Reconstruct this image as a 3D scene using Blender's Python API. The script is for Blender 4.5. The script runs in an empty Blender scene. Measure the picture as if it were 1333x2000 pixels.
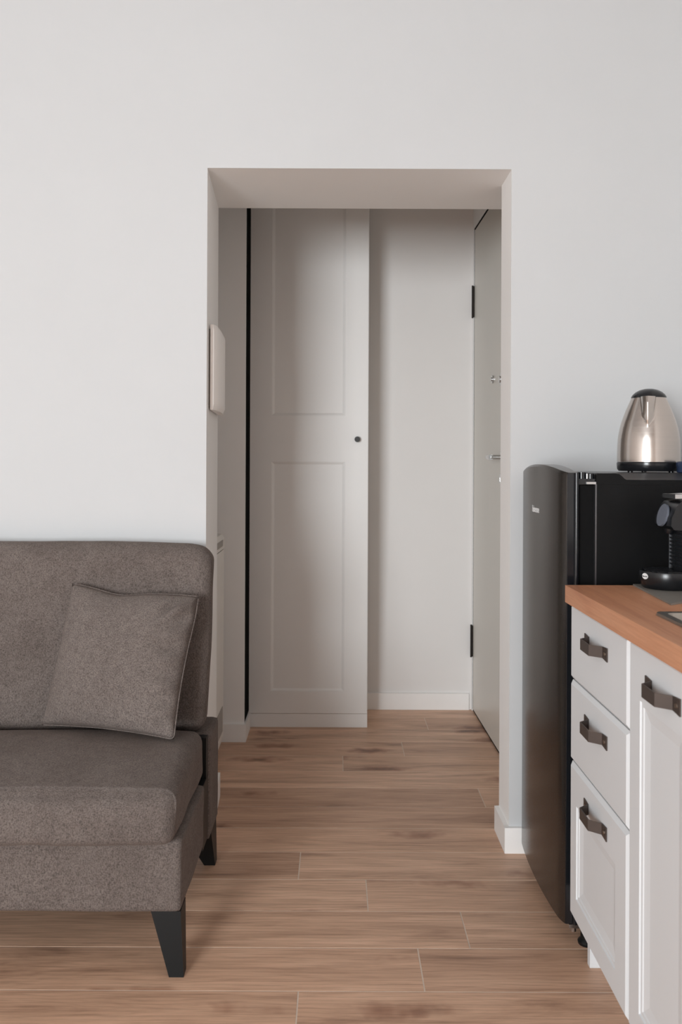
import bpy, bmesh, math, random
from mathutils import Vector, Matrix, noise
random.seed(7)
S = bpy.context.scene
COL = S.collection

# ------------------------------------------------------------------ camera
CAM_H = 1.19
cam_data = bpy.data.cameras.new('camera')
cam = bpy.data.objects.new('camera', cam_data); COL.objects.link(cam)
cam_data.sensor_width = 36.0; cam_data.sensor_height = 36.0
cam_data.lens = 28.8                      # 1600 px on the 2000 px side
cam_data.shift_x = 0.00475
cam_data.shift_y = -0.0485
cam_data.clip_start = 0.02
cam_data.dof.use_dof = True
cam_data.dof.focus_distance = 2.25
cam_data.dof.aperture_fstop = 5.6
cam.matrix_world = (Matrix.Translation((0, 0, CAM_H)) @ Matrix.Rotation(math.pi/2, 4, 'X')
                    @ Matrix.Rotation(math.radians(0.25), 4, 'Z'))
S.camera = cam

# ------------------------------------------------------------------ world, daylight, exposure
w = bpy.data.worlds.new('daylight'); S.world = w; w.use_nodes = True
w.node_tree.nodes['Background'].inputs[0].default_value = (0.75, 0.86, 1.0, 1)
w.node_tree.nodes['Background'].inputs[1].default_value = 1.0
sun_d = bpy.data.lights.new('window_daylight', 'AREA')
sun_d.shape = 'RECTANGLE'; sun_d.size = 1.44; sun_d.size_y = 1.86
sun_d.energy = 163.0; sun_d.color = (0.925, 0.975, 1.0)
day = bpy.data.objects.new('window_daylight', sun_d); COL.objects.link(day)
day.location = (-2.11, -3.39, 1.40)
day.rotation_euler = (Vector((0.05, 2.9, 0.95)) - Vector((-2.11, -3.39, 1.40))).to_track_quat('-Z', 'Y').to_euler()
sun_d.spread = math.radians(142)       # narrowed so the wall darkens towards its top corners
S.view_settings.view_transform = 'Standard'
S.view_settings.look = 'None'
S.view_settings.gamma = 1.0
S.view_settings.use_curve_mapping = False
S.view_settings.exposure = 0.0
S.cycles.diffuse_bounces = 6
S.cycles.max_bounces = 12

# ------------------------------------------------------------------ materials
def srgb(r, g, b):
    def f(c):
        c /= 255.0
        return c/12.92 if c <= 0.04045 else ((c+0.055)/1.055)**2.4
    return (f(r), f(g), f(b), 1.0)

class NT:
    def __init__(self, name):
        self.m = bpy.data.materials.new(name); self.m.use_nodes = True
        self.t = self.m.node_tree; self.n = self.t.nodes; self.l = self.t.links
        self.b = self.n['Principled BSDF']
    def add(self, typ, **kw):
        nd = self.n.new(typ)
        for k, v in kw.items():
            if k in nd.inputs.keys(): nd.inputs[k].default_value = v
            else: setattr(nd, k, v)
        return nd
    def link(self, a, b): self.l.new(a, b)
    def coords(self, scale=(1, 1, 1), kind='Object', rand=False):
        tc = self.add('ShaderNodeTexCoord')
        out = tc.outputs[kind]
        if rand:
            oi = self.add('ShaderNodeObjectInfo')
            mu = self.add('ShaderNodeVectorMath', operation='SCALE')
            cx = self.add('ShaderNodeCombineXYZ')
            m1 = self.add('ShaderNodeMath', operation='MULTIPLY'); m1.inputs[1].default_value = 37.0
            m2 = self.add('ShaderNodeMath', operation='MULTIPLY'); m2.inputs[1].default_value = 11.0
            self.link(oi.outputs['Random'], m1.inputs[0]); self.link(oi.outputs['Random'], m2.inputs[0])
            self.link(m1.outputs[0], cx.inputs[0]); self.link(m2.outputs[0], cx.inputs[1]); self.link(m2.outputs[0], cx.inputs[2])
            ad = self.add('ShaderNodeVectorMath', operation='ADD')
            self.link(out, ad.inputs[0]); self.link(cx.outputs[0], ad.inputs[1])
            out = ad.outputs[0]
        mp = self.add('ShaderNodeMapping')
        mp.inputs['Scale'].default_value = scale
        self.link(out, mp.inputs['Vector'])
        return mp.outputs[0]
    def noise(self, vec, scale, detail=4, rough=0.55, dist=0.0):
        nd = self.add('ShaderNodeTexNoise')
        nd.inputs['Scale'].default_value = scale; nd.inputs['Detail'].default_value = detail
        nd.inputs['Roughness'].default_value = rough; nd.inputs['Distortion'].default_value = dist
        self.link(vec, nd.inputs['Vector'])
        return nd.outputs['Fac']
    def ramp(self, fac, stops):
        r = self.add('ShaderNodeValToRGB')
        e = r.color_ramp.elements
        while len(e) > 1: e.remove(e[-1])
        e[0].position = stops[0][0]; e[0].color = stops[0][1]
        for p, c in stops[1:]:
            x = e.new(p); x.color = c
        self.link(fac, r.inputs[0])
        return r.outputs[0]
    def mix(self, fac, a, b, mode='MIX'):
        m = self.add('ShaderNodeMix', data_type='RGBA', blend_type=mode)
        for s, v in ((m.inputs[0], fac), (m.inputs[6], a), (m.inputs[7], b)):
            if hasattr(v, 'links') or isinstance(v, bpy.types.NodeSocket): self.link(v, s)
            else: s.default_value = v
        return m.outputs[2]
    def bump(self, h, strength, dist=0.002):
        b = self.add('ShaderNodeBump'); b.inputs['Strength'].default_value = strength
        b.inputs['Distance'].default_value = dist
        self.link(h, b.inputs['Height']); self.link(b.outputs[0], self.b.inputs['Normal'])
    def base(self, c):
        if isinstance(c, bpy.types.NodeSocket): self.link(c, self.b.inputs['Base Color'])
        else: self.b.inputs['Base Color'].default_value = c
    def set(self, **kw):
        for k, v in kw.items(): self.b.inputs[k.replace('_', ' ')].default_value = v

def m_plain(name, rgb, rough=0.5, metal=0.0, var=0.06, nscale=6.0, bump=0.0, bscale=200.0, spec=0.5, coat=0.0):
    t = NT(name)
    v = t.coords()
    c = srgb(*rgb)
    d = tuple(x*(1-var) for x in c[:3]) + (1,)
    l = tuple(min(1, x*(1+var)) for x in c[:3]) + (1,)
    t.base(t.ramp(t.noise(v, nscale), [(0.3, d), (0.7, l)]))
    t.set(Roughness=rough, Metallic=metal)
    t.b.inputs['Specular IOR Level'].default_value = spec
    if coat:
        t.b.inputs['Coat Weight'].default_value = coat; t.b.inputs['Coat Roughness'].default_value = 0.08
    if bump: t.bump(t.noise(v, bscale, 3), bump, 0.001)
    return t.m

def m_planks():
    t = NT('oak_look_tile')
    vr = t.coords((1.0, 1.0, 1.0), rand=True)
    def stretched(sx, sy):
        mp = t.add('ShaderNodeMapping'); mp.inputs['Scale'].default_value = (sx, sy, sy)
        t.link(vr, mp.inputs['Vector']); return mp.outputs[0]
    broad = t.noise(stretched(1.1, 9.0), 1.6, 5, 0.6, 0.7)
    col = t.ramp(broad, [(0.27, srgb(160, 125, 104)), (0.42, srgb(207, 168, 141)), (0.56, srgb(225, 185, 157)), (0.75, srgb(240, 202, 174))])
    fine = t.noise(stretched(2.0, 60.0), 3.0, 6, 0.7, 0.3)
    col = t.mix(0.55, col, t.ramp(fine, [(0.3, (0.5, 0.47, 0.45, 1)), (0.55, (1, 1, 1, 1))]), 'MULTIPLY')
    # cathedral lines
    wv = t.add('ShaderNodeTexWave', wave_type='BANDS', bands_direction='Y')
    wv.inputs['Scale'].default_value = 5.0; wv.inputs['Distortion'].default_value = 7.0
    wv.inputs['Detail'].default_value = 3.0; wv.inputs['Detail Scale'].default_value = 1.2
    t.link(stretched(0.7, 4.5), wv.inputs['Vector'])
    col = t.mix(0.22, col, t.ramp(wv.outputs['Fac'], [(0.0, (0.5, 0.46, 0.44, 1)), (0.35, (1, 1, 1, 1))]), 'MULTIPLY')
    # knots
    vo = t.add('ShaderNodeTexVoronoi', feature='F1'); vo.inputs['Scale'].default_value = 1.0
    ds = t.add('ShaderNodeTexNoise'); ds.inputs['Scale'].default_value = 14.0
    t.link(vr, ds.inputs['Vector'])
    ad = t.add('ShaderNodeVectorMath', operation='MULTIPLY_ADD')
    t.link(ds.outputs['Color'], ad.inputs[0]); ad.inputs[1].default_value = (0.35, 0.35, 0.35)
    t.link(stretched(1.7, 6.5), ad.inputs[2]); t.link(ad.outputs[0], vo.inputs['Vector'])
    col = t.mix(0.8, col, t.ramp(vo.outputs['Distance'], [(0.03, srgb(112, 88, 80)), (0.12, srgb(196, 176, 168)), (0.24, (1, 1, 1, 1))]), 'MULTIPLY')
    # plank to plank tone
    oi = t.add('ShaderNodeObjectInfo')
    col = t.mix(0.75, col, t.ramp(oi.outputs['Random'], [(0.0, srgb(216, 209, 205)), (0.5, srgb(242, 238, 235)), (1.0, (1, 1, 1, 1))]), 'MULTIPLY')
    t.base(col)
    t.link(t.ramp(fine, [(0.2, (0.52,)*3+(1,)), (0.8, (0.38,)*3+(1,))]), t.b.inputs['Roughness'])
    t.bump(fine, 0.12, 0.001)
    return t.m

def m_worktop():
    t = NT('oak_worktop_laminate')
    def st(sx, sy):
        return t.coords((sx, sy, sx))
    broad = t.noise(st(14.0, 1.2), 1.6, 5, 0.6, 0.6)
    col = t.ramp(broad, [(0.28, srgb(172, 116, 86)), (0.5, srgb(193, 136, 102)), (0.75, srgb(206, 152, 118))])
    fine = t.noise(st(90.0, 3.0), 3.0, 5, 0.7)
    col = t.mix(0.4, col, t.ramp(fine, [(0.3, (0.6, 0.55, 0.5, 1)), (0.6, (1, 1, 1, 1))]), 'MULTIPLY')
    t.base(col); t.set(Roughness=0.42)
    return t.m

def m_fabric(name, a, b, c):
    t = NT(name)
    v = t.coords()
    big = t.noise(v, 7.0, 5, 0.65)
    col = t.ramp(big, [(0.28, srgb(*a)), (0.5, srgb(*b)), (0.74, srgb(*c))])
    # weave: two crossed stretched noises
    mp1 = t.add('ShaderNodeMapping'); mp1.inputs['Scale'].default_value = (500, 500, 180); t.link(v, mp1.inputs['Vector'])
    mp2 = t.add('ShaderNodeMapping'); mp2.inputs['Scale'].default_value = (230, 500, 500); t.link(v, mp2.inputs['Vector'])
    w1 = t.noise(mp1.outputs[0], 1.0, 2, 0.6); w2 = t.noise(mp2.outputs[0], 1.0, 2, 0.6)
    mx = t.add('ShaderNodeMath', operation='MULTIPLY'); t.link(w1, mx.inputs[0]); t.link(w2, mx.inputs[1])
    col = t.mix(0.85, col, t.ramp(mx.outputs[0], [(0.15, (0.36, 0.36, 0.36, 1)), (0.25, (0.76, 0.76, 0.76, 1)), (0.35, (1.0, 1.0, 1.0, 1))]), 'MULTIPLY')
    patch = t.noise(v, 46.0, 3, 0.7)
    col = t.mix(0.35, col, t.ramp(patch, [(0.35, (0.62, 0.6, 0.6, 1)), (0.6, (1, 1, 1, 1))]), 'MULTIPLY')
    t.base(col); t.set(Roughness=0.95)
    t.b.inputs['Sheen Weight'].default_value = 0.12
    t.b.inputs['Sheen Roughness'].default_value = 0.5
    t.b.inputs['Sheen Tint'].default_value = srgb(200, 180, 170)
    t.b.inputs['Specular IOR Level'].default_value = 0.15
    t.bump(mx.outputs[0], 0.5, 0.002)
    return t.m

def m_brushed(name, rgb, rough, axis='Z', metal=1.0, aniso=0.6, fine=420):
    t = NT(name)
    sc = {'Z': (3, 3, fine), 'X': (fine, 3, 3), 'F': (fine, fine, fine)}[axis]
    v = t.coords(sc)
    n = t.noise(v, 1.0, 3, 0.6)
    c = srgb(*rgb)
    t.base(t.ramp(n, [(0.3, tuple(x*0.88 for x in c[:3])+(1,)), (0.7, c)]))
    t.link(t.ramp(n, [(0.3, (rough-0.04,)*3+(1,)), (0.7, (rough+0.06,)*3+(1,))]), t.b.inputs['Roughness'])
    t.set(Metallic=metal)
    t.b.inputs['Anisotropic'].default_value = aniso
    t.bump(n, 0.03, 0.0005)
    return t.m

M = dict(
    wall=m_plain('white_wall_paint', (241, 239, 237), 0.85, var=0.012, nscale=3, bump=0.06, bscale=260, spec=0.2),
    paint=m_plain('darkened_white_paint', (197, 198, 199), 0.85, var=0.012, nscale=3, bump=0.06, bscale=260, spec=0.2),
    hall=m_plain('hall_wall_paint', (228, 225, 223), 0.85, var=0.012, nscale=3, bump=0.06, bscale=260, spec=0.2),
    ceil=m_plain('white_ceiling_paint', (242, 241, 239), 0.9, var=0.01, spec=0.2),
    base=m_plain('white_baseboard_lacquer', (240, 238, 236), 0.45, var=0.02),
    grout=m_plain('beige_grout', (214, 196, 180), 0.9, var=0.08, nscale=40),
    plank=m_planks(),
    top=m_worktop(),
    fabric=m_fabric('taupe_chenille', (108, 98, 93), (115, 105, 100), (122, 112, 107)),
    pillow=m_fabric('taupe_cushion_chenille', (116, 106, 101), (122, 112, 107), (128, 118, 113)),
    leg=m_plain('black_plastic', (14, 16, 17), 0.45, var=0.1, spec=0.3),
    wardrobe=m_plain('white_wardrobe_foil', (233, 231, 229), 0.42, var=0.01, nscale=2),
    knob=m_plain('black_knob_metal', (22, 22, 23), 0.35, var=0.1),
    black=m_plain('black_gap', (7, 7, 7), 0.9, var=0.1, spec=0.05),
    door=m_plain('pale_grey_door_lacquer', (214, 210, 202), 0.35, var=0.01, nscale=2),
    hinge=m_plain('dark_bronze_hinge', (40, 34, 31), 0.45, 0.6, var=0.1),
    chrome=m_plain('satin_chrome', (196, 196, 196), 0.22, 1.0, var=0.03),
    kitchen=m_plain('white_kitchen_lacquer', (214, 216, 218), 0.38, var=0.01, nscale=2),
    strap=m_plain('dark_brown_bronze', (76, 66, 61), 0.5, 0.35, var=0.1, nscale=30),
    screw=m_plain('pale_screw_metal', (205, 190, 175), 0.3, 1.0),
    fdoor=m_brushed('dark_steel_door', (86, 82, 79), 0.23, 'F', metal=0.9, aniso=0.0, fine=500),
    fside=m_plain('black_fridge_side', (11, 11, 12), 0.5, var=0.08, nscale=60, bump=0.05, bscale=500, spec=0.2),
    ftrim=m_plain('glossy_black_plastic', (20, 22, 26), 0.16, var=0.05),
    ftop=m_plain('dark_grey_fridge_top', (70, 70, 72), 0.3, var=0.05),
    edge=m_plain('grey_metal_edge', (110, 110, 113), 0.32, 0.9, var=0.03),
    gasket=m_plain('black_rubber', (10, 10, 11), 0.7, spec=0.15),
    steel=m_brushed('brushed_steel', (205, 197, 191), 0.2, 'Z', aniso=0.0, fine=1400),
    kblack=m_plain('black_kettle_plastic', (24, 25, 28), 0.2, var=0.08),
    sink=m_brushed('sink_steel', (165, 160, 152), 0.3, 'X', aniso=0.2),
    cof=m_plain('black_coffee_plastic', (20, 21, 24), 0.28, var=0.08),
    cofgrey=m_plain('grey_blue_plastic', (100, 105, 116), 0.5, var=0.04),
    mat=m_plain('grey_silicone_mat', (118, 114, 108), 0.55, var=0.06, nscale=20),
    navy=m_plain('dark_blue_tin', (38, 52, 78), 0.35, var=0.08),
    emblem=m_plain('white_print', (226, 226, 226), 0.5, var=0.01),
    washer=m_plain('white_appliance_enamel', (226, 222, 216), 0.35, var=0.01),
    wgrey=m_plain('grey_appliance_plastic', (150, 144, 138), 0.4),
    wbox=m_plain('white_cover_plastic', (243, 238, 234), 0.4, var=0.01),
)

# ------------------------------------------------------------------ helpers
OFF = {}
def off(o): return OFF.get(o.name, Vector((0, 0, 0))) if o else Vector((0, 0, 0))

def tag(o, label=None, cat=None, group=None, kind=None):
    if label: o['label'] = label
    if cat: o['category'] = cat
    if group: o['group'] = group
    if kind: o['kind'] = kind
    return o

def empty(name, loc, label, cat, group=None):
    o = bpy.data.objects.new(name, None); COL.objects.link(o)
    o.location = loc; o.empty_display_size = 0.1
    OFF[o.name] = Vector(loc)
    return tag(o, label, cat, group)

def mk(name, bm, mats, parent=None, smooth=False, bevel=0.0, seg=2, angle=40):
    """link a bmesh, whose vertices are in world space, as one object"""
    if bevel:
        ed = [e for e in bm.edges if len(e.link_faces) == 2 and e.calc_face_angle(0) > math.radians(angle)]
        bmesh.ops.bevel(bm, geom=ed, offset=bevel, segments=seg, affect='EDGES', profile=0.5, clamp_overlap=True)
    bmesh.ops.recalc_face_normals(bm, faces=bm.faces)
    d = off(parent)
    bmesh.ops.translate(bm, vec=-d, verts=bm.verts)
    me = bpy.data.meshes.new(name)
    bm.to_mesh(me); bm.free()
    if not isinstance(mats, (list, tuple)): mats = [mats]
    for m in mats: me.materials.append(m)
    if smooth:
        for p in me.polygons: p.use_smooth = True
        if smooth != 'full':
            me.set_sharp_from_angle(angle=math.radians(38))
    o = bpy.data.objects.new(name, me); COL.objects.link(o)
    if parent:
        o.parent = parent
    OFF[o.name] = d.copy()
    return o

def box(bm, x0, x1, y0, y1, z0, z1):
    v = [bm.verts.new((x, y, z)) for z in (z0, z1) for y in (y0, y1) for x in (x0, x1)]
    for f in ((0, 2, 3, 1), (4, 5, 7, 6), (0, 1, 5, 4), (2, 6, 7, 3), (0, 4, 6, 2), (1, 3, 7, 5)):
        bm.faces.new([v[i] for i in f])
    return v

def boxes(*bs):
    bm = bmesh.new()
    for b in bs: box(bm, *b)
    return bm

def prism(bm, pts, z0, z1):
    """vertical prism over an xy outline"""
    a = [bm.verts.new((x, y, z0)) for x, y in pts]; b = [bm.verts.new((x, y, z1)) for x, y in pts]
    n = len(pts)
    bm.faces.new(a[::-1]); bm.faces.new(b)
    for i in range(n): bm.faces.new((a[i], a[(i+1) % n], b[(i+1) % n], b[i]))
    return a + b

def lathe(bm, prof, cx, cy, n=48, cap=True):
    rings = []
    for r, z in prof:
        if r < 1e-6: rings.append([bm.verts.new((cx, cy, z))])
        else: rings.append([bm.verts.new((cx+r*math.cos(2*math.pi*i/n), cy+r*math.sin(2*math.pi*i/n), z)) for i in range(n)])
    for A, B in zip(rings, rings[1:]):
        for i in range(n):
            j = (i+1) % n
            if len(A) == 1 and len(B) == 1: continue
            if len(A) == 1: bm.faces.new((A[0], B[j], B[i]))
            elif len(B) == 1: bm.faces.new((A[i], A[j], B[0]))
            else: bm.faces.new((A[i], A[j], B[j], B[i]))
    if cap:
        if len(rings[0]) > 1: bm.faces.new(rings[0][::-1])
        if len(rings[-1]) > 1: bm.faces.new(rings[-1])
    return rings

def disc(bm, c, axis, r, length, n=24, rx=None):
    """cylinder starting at c along axis"""
    ax = Vector(axis).normalized()
    u = ax.orthogonal().normalized() if abs(ax.z) > 0.9 else Vector((0, 0, 1))
    v = ax.cross(u).normalized(); u = v.cross(ax)
    rx = rx or r
    A, B = [], []
    for i in range(n):
        a = 2*math.pi*i/n
        d = u*(r*math.cos(a)) + v*(rx*math.sin(a))
        A.append(bm.verts.new(Vector(c)+d)); B.append(bm.verts.new(Vector(c)+d+ax*length))
    bm.faces.new(A[::-1]); bm.faces.new(B)
    for i in range(n):
        j = (i+1) % n
        bm.faces.new((A[i], A[j], B[j], B[i]))
    return A + B

def tube(bm, pts, r, n=12):
    pts = [Vector(p) for p in pts]
    rings = []
    for i, p in enumerate(pts):
        t = (pts[min(i+1, len(pts)-1)] - pts[max(i-1, 0)]).normalized()
        u = Vector((0, 0, 1)) if abs(t.z) < 0.9 else Vector((1, 0, 0))
        v = t.cross(u).normalized(); u = v.cross(t)
        rr = r[i] if isinstance(r, (list, tuple)) else r
        rings.append([bm.verts.new(p + (u*math.cos(2*math.pi*k/n)+v*math.sin(2*math.pi*k/n))*rr) for k in range(n)])
    for A, B in zip(rings, rings[1:]):
        for k in range(n): bm.faces.new((A[k], A[(k+1) % n], B[(k+1) % n], B[k]))
    bm.faces.new(rings[0][::-1]); bm.faces.new(rings[-1])

def framed(name, place, a0, a1, b0, b1, holes, thick, mat, parent, chamfer=0.008, slope=0.011, depth=0.006, lip=0.0015):
    """a flat front with chamfered edges and recessed panels; place(a, b, d) -> world, d > 0 towards the viewer.
    The panels become children of the front."""
    bm = bmesh.new()
    c = chamfer
    As = [a0+c] + ([holes[0][0], holes[0][1]] if holes else []) + [a1-c]
    Bs = [b0+c]
    for h in holes: Bs += [h[2], h[3]]
    Bs.append(b1-c)
    V = {}
    def vt(a, b, d):
        k = (round(a, 5), round(b, 5), round(d, 5))
        if k not in V: V[k] = bm.verts.new(place(a, b, d))
        return V[k]
    def quad(*p): bm.faces.new([vt(*q) for q in p])
    for i in range(len(As)-1):
        for j in range(len(Bs)-1):
            A0, A1, B0, B1 = As[i], As[i+1], Bs[j], Bs[j+1]
            if holes and i == 1 and j % 2 == 1: continue
            quad((A0, B0, 0), (A1, B0, 0), (A1, B1, 0), (A0, B1, 0))
    # chamfer and sides
    for (p, q) in [(0, 1), (1, 2), (2, 3), (3, 0)]:
        pass
    def ringpts(lst_a, lst_b):
        r = [(a, lst_b[0]) for a in lst_a] + [(lst_a[-1], b) for b in lst_b[1:]] + [(a, lst_b[-1]) for a in lst_a[-2::-1]] + [(lst_a[0], b) for b in lst_b[-2:0:-1]]
        return r
    inner = ringpts(As, Bs)
    As2 = [a0] + As[1:-1] + [a1]; Bs2 = [b0] + Bs[1:-1] + [b1]
    outer = ringpts(As2, Bs2)
    n = len(inner)
    for i in range(n):
        j = (i+1) % n
        quad((*inner[i], 0), (*inner[j], 0), (*outer[j], -c*0.8), (*outer[i], -c*0.8))
        quad((*outer[i], -c*0.8), (*outer[j], -c*0.8), (*outer[j], -thick), (*outer[i], -thick))
    bm.faces.new([vt(*outer[i], -thick) for i in range(n)][::-1])
    pan = []
    for (h0, h1, k0, k1) in holes:
        levels = [(0, 0), (0.0012, -lip), (slope*0.3, -lip), (slope*0.36, -lip-0.002), (slope, -depth)]
        for (i0, d0), (i1, d1) in zip(levels, levels[1:]):
            P = [(h0+i0, k0+i0, d0), (h1-i0, k0+i0, d0), (h1-i0, k1-i0, d0), (h0+i0, k1-i0, d0)]
            Q = [(h0+i1, k0+i1, d1), (h1-i1, k0+i1, d1), (h1-i1, k1-i1, d1), (h0+i1, k1-i1, d1)]
            for i in range(4):
                j = (i+1) % 4
                quad(P[i], P[j], Q[j], Q[i])
        pan.append((h0+slope, h1-slope, k0+slope, k1-slope))
    o = mk(name, bm, mat, parent)
    for (h0, h1, k0, k1) in pan:
        bm = bmesh.new()
        f = [bm.verts.new(place(a, b, -depth)) for a, b in ((h0, k0), (h1, k0), (h1, k1), (h0, k1))]
        g = [bm.verts.new(place(a, b, -thick*0.9)) for a, b in ((h0, k0), (h1, k0), (h1, k1), (h0, k1))]
        bm.faces.new(f); bm.faces.new(g[::-1])
        for i in range(4): bm.faces.new((f[i], f[(i+1) % 4], g[(i+1) % 4], g[i]))
        mk('panel', bm, mat, o)
    return o

def text_mesh(body, size, mat_world, name, mat, parent, bold=0.0, ext=0.0004):
    cu = bpy.data.curves.new('lettering', 'FONT'); cu.body = body; cu.size = size
    cu.extrude = ext; cu.offset = bold; cu.resolution_u = 2
    to = bpy.data.objects.new('lettering', cu); COL.objects.link(to)
    dg = bpy.context.evaluated_depsgraph_get()
    me = bpy.data.meshes.new_from_object(to.evaluated_get(dg))
    bpy.data.objects.remove(to); bpy.data.curves.remove(cu)
    bm = bmesh.new(); bm.from_mesh(me); bpy.data.meshes.remove(me)
    bmesh.ops.transform(bm, matrix=mat_world, verts=bm.verts)
    return mk(name, bm, mat, parent)

def soft_box(x0, x1, y0, y1, z0, z1, r, n=(30, 18, 14), puff=0.0, wob=0.0, seed=0.0, lean=0.0, wfreq=5.0):
    """rounded upholstered block; lean shears y with height"""
    bm = bmesh.new()
    nx, ny, nz = n
    def spaced(a, b, k):
        L = b-a; out = []
        for i in range(k+1):
            t = i/k
            s = 0.5-0.5*math.cos(math.pi*t)
            out.append(a + L*(0.55*s+0.45*t))
        return out
    X, Y, Z = spaced(x0, x1, nx), spaced(y0, y1, ny), spaced(z0, z1, nz)
    V = {}
    def vt(i, j, k):
        if (i, j, k) in V: return V[i, j, k]
        p = Vector((X[i], Y[j], Z[k]))
        q = Vector((min(max(p.x, x0+r), x1-r), min(max(p.y, y0+r), y1-r), min(max(p.z, z0+r), z1-r)))
        d = p-q
        nrm = d.normalized() if d.length > 1e-9 else Vector((0, 0, 0))
        p2 = q + nrm*r if d.length > 1e-9 else p
        u, v, t = (p.x-x0)/(x1-x0), (p.y-y0)/(y1-y0), (p.z-z0)/(z1-z0)
        pf = puff*max(0.0, 4*v*(1-v))**0.7*(1-abs(2*u-1)**6) if k in (0, nz) else 0
        pfy = puff*max(0.0, 4*t*(1-t))**0.7*(1-abs(2*u-1)**6) if j in (0, ny) else 0
        p2 = p2 + Vector((0, (-pfy if j == 0 else pfy), (pf if k == nz else 0)))
        if wob:
            nn = noise.noise(p2*wfreq + Vector((seed, seed*1.7, 0))) + 0.5*noise.noise(p2*wfreq*2.7 + Vector((seed, 3, 1)))
            p2 = p2 + nrm*nn*wob
        p2.y += lean*(p2.z-z0)
        V[i, j, k] = bm.verts.new(p2)
        return V[i, j, k]
    for i in range(nx):
        for j in range(ny):
            for k in (0, nz): bm.faces.new((vt(i, j, k), vt(i+1, j, k), vt(i+1, j+1, k), vt(i, j+1, k)))
    for i in range(nx):
        for k in range(nz):
            for j in (0, ny): bm.faces.new((vt(i, j, k), vt(i+1, j, k), vt(i+1, j, k+1), vt(i, j, k+1)))
    for j in range(ny):
        for k in range(nz):
            for i in (0, nx): bm.faces.new((vt(i, j, k), vt(i, j+1, k), vt(i, j+1, k+1), vt(i, j, k+1)))
    return bm

# ------------------------------------------------------------------ dimensions
YW = 2.509          # front face of the wall with the opening
YB = 2.905          # its rear face on the left
YR = 2.660          # rear face of the thinner right part
XL, XR = -0.398, 0.534
ZTOP = 2.09
XWEST, XEAST, YSOUTH, ZC = -3.40, 1.15, -3.40, 3.10
YBACK = 3.958
ZHC = 2.75
def xdoor(y): return 0.6575 + (3.926-y)*0.0167     # entrance-door wall, slightly out of square

# ------------------------------------------------------------------ setting: floor and planks
fl = mk('floor', boxes((XWEST, XEAST, YSOUTH, YW+0.45, -0.06, -0.0006), (-1.15, 0.75, YW+0.45, YBACK, -0.06, -0.0006)), M['grout'])
tag(fl, kind='structure')
PW = 0.1645; PL = 1.30; G = 0.0034
joints = {-1: -0.08, 0: 0.205, 1: 0.334, 2: 0.09, 3: -0.103, 4: 0.63, 5: 0.72, 6: 0.523, 7: 0.67, 8: 0.032, 9: 0.283, 10: 0.74, 11: 0.417, 12: 0.1}
Y0 = 1.843
kmin = int(math.floor((YSOUTH-Y0)/PW))
for k in range(kmin, 13):
    ya, yb = Y0+k*PW, Y0+(k+1)*PW
    ya, yb = max(ya, YSOUTH), min(yb, YBACK)
    if yb-ya < 0.02: continue
    lo, hi = (XWEST, XEAST) if ya < YW else (-1.15, 0.75)
    jx = joints.get(k, random.uniform(-0.6, 0.6))
    while jx > lo: jx -= PL
    while jx < hi:
        xa, xb = max(jx, lo), min(jx+PL, hi)
        jx += PL
        if xb-xa < 0.02: continue
        bm = boxes((xa+G/2, xb-G/2, ya+G/2, yb-G/2, -0.010, random.uniform(-0.0002, 0.0)))
        # origin at the plank's own corner so the grain differs from plank to plank
        o = mk('plank', bm, M['plank'], fl)

# ------------------------------------------------------------------ setting: walls, ceilings
def struct(name, bm, mat, bevel=0.0):
    o = mk(name, bm, mat, bevel=bevel); tag(o, kind='structure'); return o

# wall with the opening: left block (reveal splays 2.5 cm), right block, lintel
bm = bmesh.new()
prism(bm, [(XWEST, YW), (XL, YW), (-0.421, YB), (XWEST, YB)], 0, ZTOP)
prism(bm, [(XR, YW), (XEAST, YW), (XEAST, YR), (XR, YR)], 0, ZTOP)
prism(bm, [(XWEST, YW), (XEAST, YW), (XEAST, YB), (XWEST, YB)], ZTOP, ZC)
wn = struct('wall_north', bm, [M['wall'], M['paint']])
for p in wn.data.polygons:            # white wall; room side darkened to balance its brightness with the hall
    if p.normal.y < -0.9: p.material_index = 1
struct('wall_west', boxes((XWEST-0.15, XWEST, YSOUTH, YW, 0, ZC)), M['wall'])
struct('wall_east', boxes((XEAST, XEAST+0.15, YSOUTH, YR, 0, ZC)), M['wall'])
WX0, WX1, WZ0, WZ1 = -2.85, -1.37, 0.45, 2.35
struct('wall_south', boxes((XWEST, WX0, YSOUTH-0.2, YSOUTH, 0, ZC), (WX1, XEAST, YSOUTH-0.2, YSOUTH, 0, ZC),
                           (WX0, WX1, YSOUTH-0.2, YSOUTH, 0, WZ0), (WX0, WX1, YSOUTH-0.2, YSOUTH, WZ1, ZC)), M['wall'])
struct('ceiling', boxes((XWEST, XEAST, YSOUTH, YW, ZC, ZC+0.1)), M['paint'])  # unseen ceiling, greyed to cut the light it bounces onto the wall top
# hall behind
struct('ceiling_hall', boxes((-1.15, 0.95, YB, YBACK+0.1, ZHC, ZHC+0.1)), M['ceil'])
struct('wall_hall_north', boxes((-1.15, 0.95, YBACK, YBACK+0.12, 0, ZHC)), M['hall'])
struct('wall_hall_west', boxes((-1.25, -1.15, YB, YBACK, 0, ZHC)), M['wall'])
# pier at the left end of the hall, with a black strip on its inner side
PX = -0.387
struct('wall_pier', boxes((-1.15, -0.402, 3.49, YBACK, 0, ZHC), (-0.402, PX, 3.49, 3.499, 0, ZHC)), M['wall'])
struct('pier_strip', boxes((-0.402, PX, 3.499, 3.672, 0.076, ZHC)), M['black'])
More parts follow.
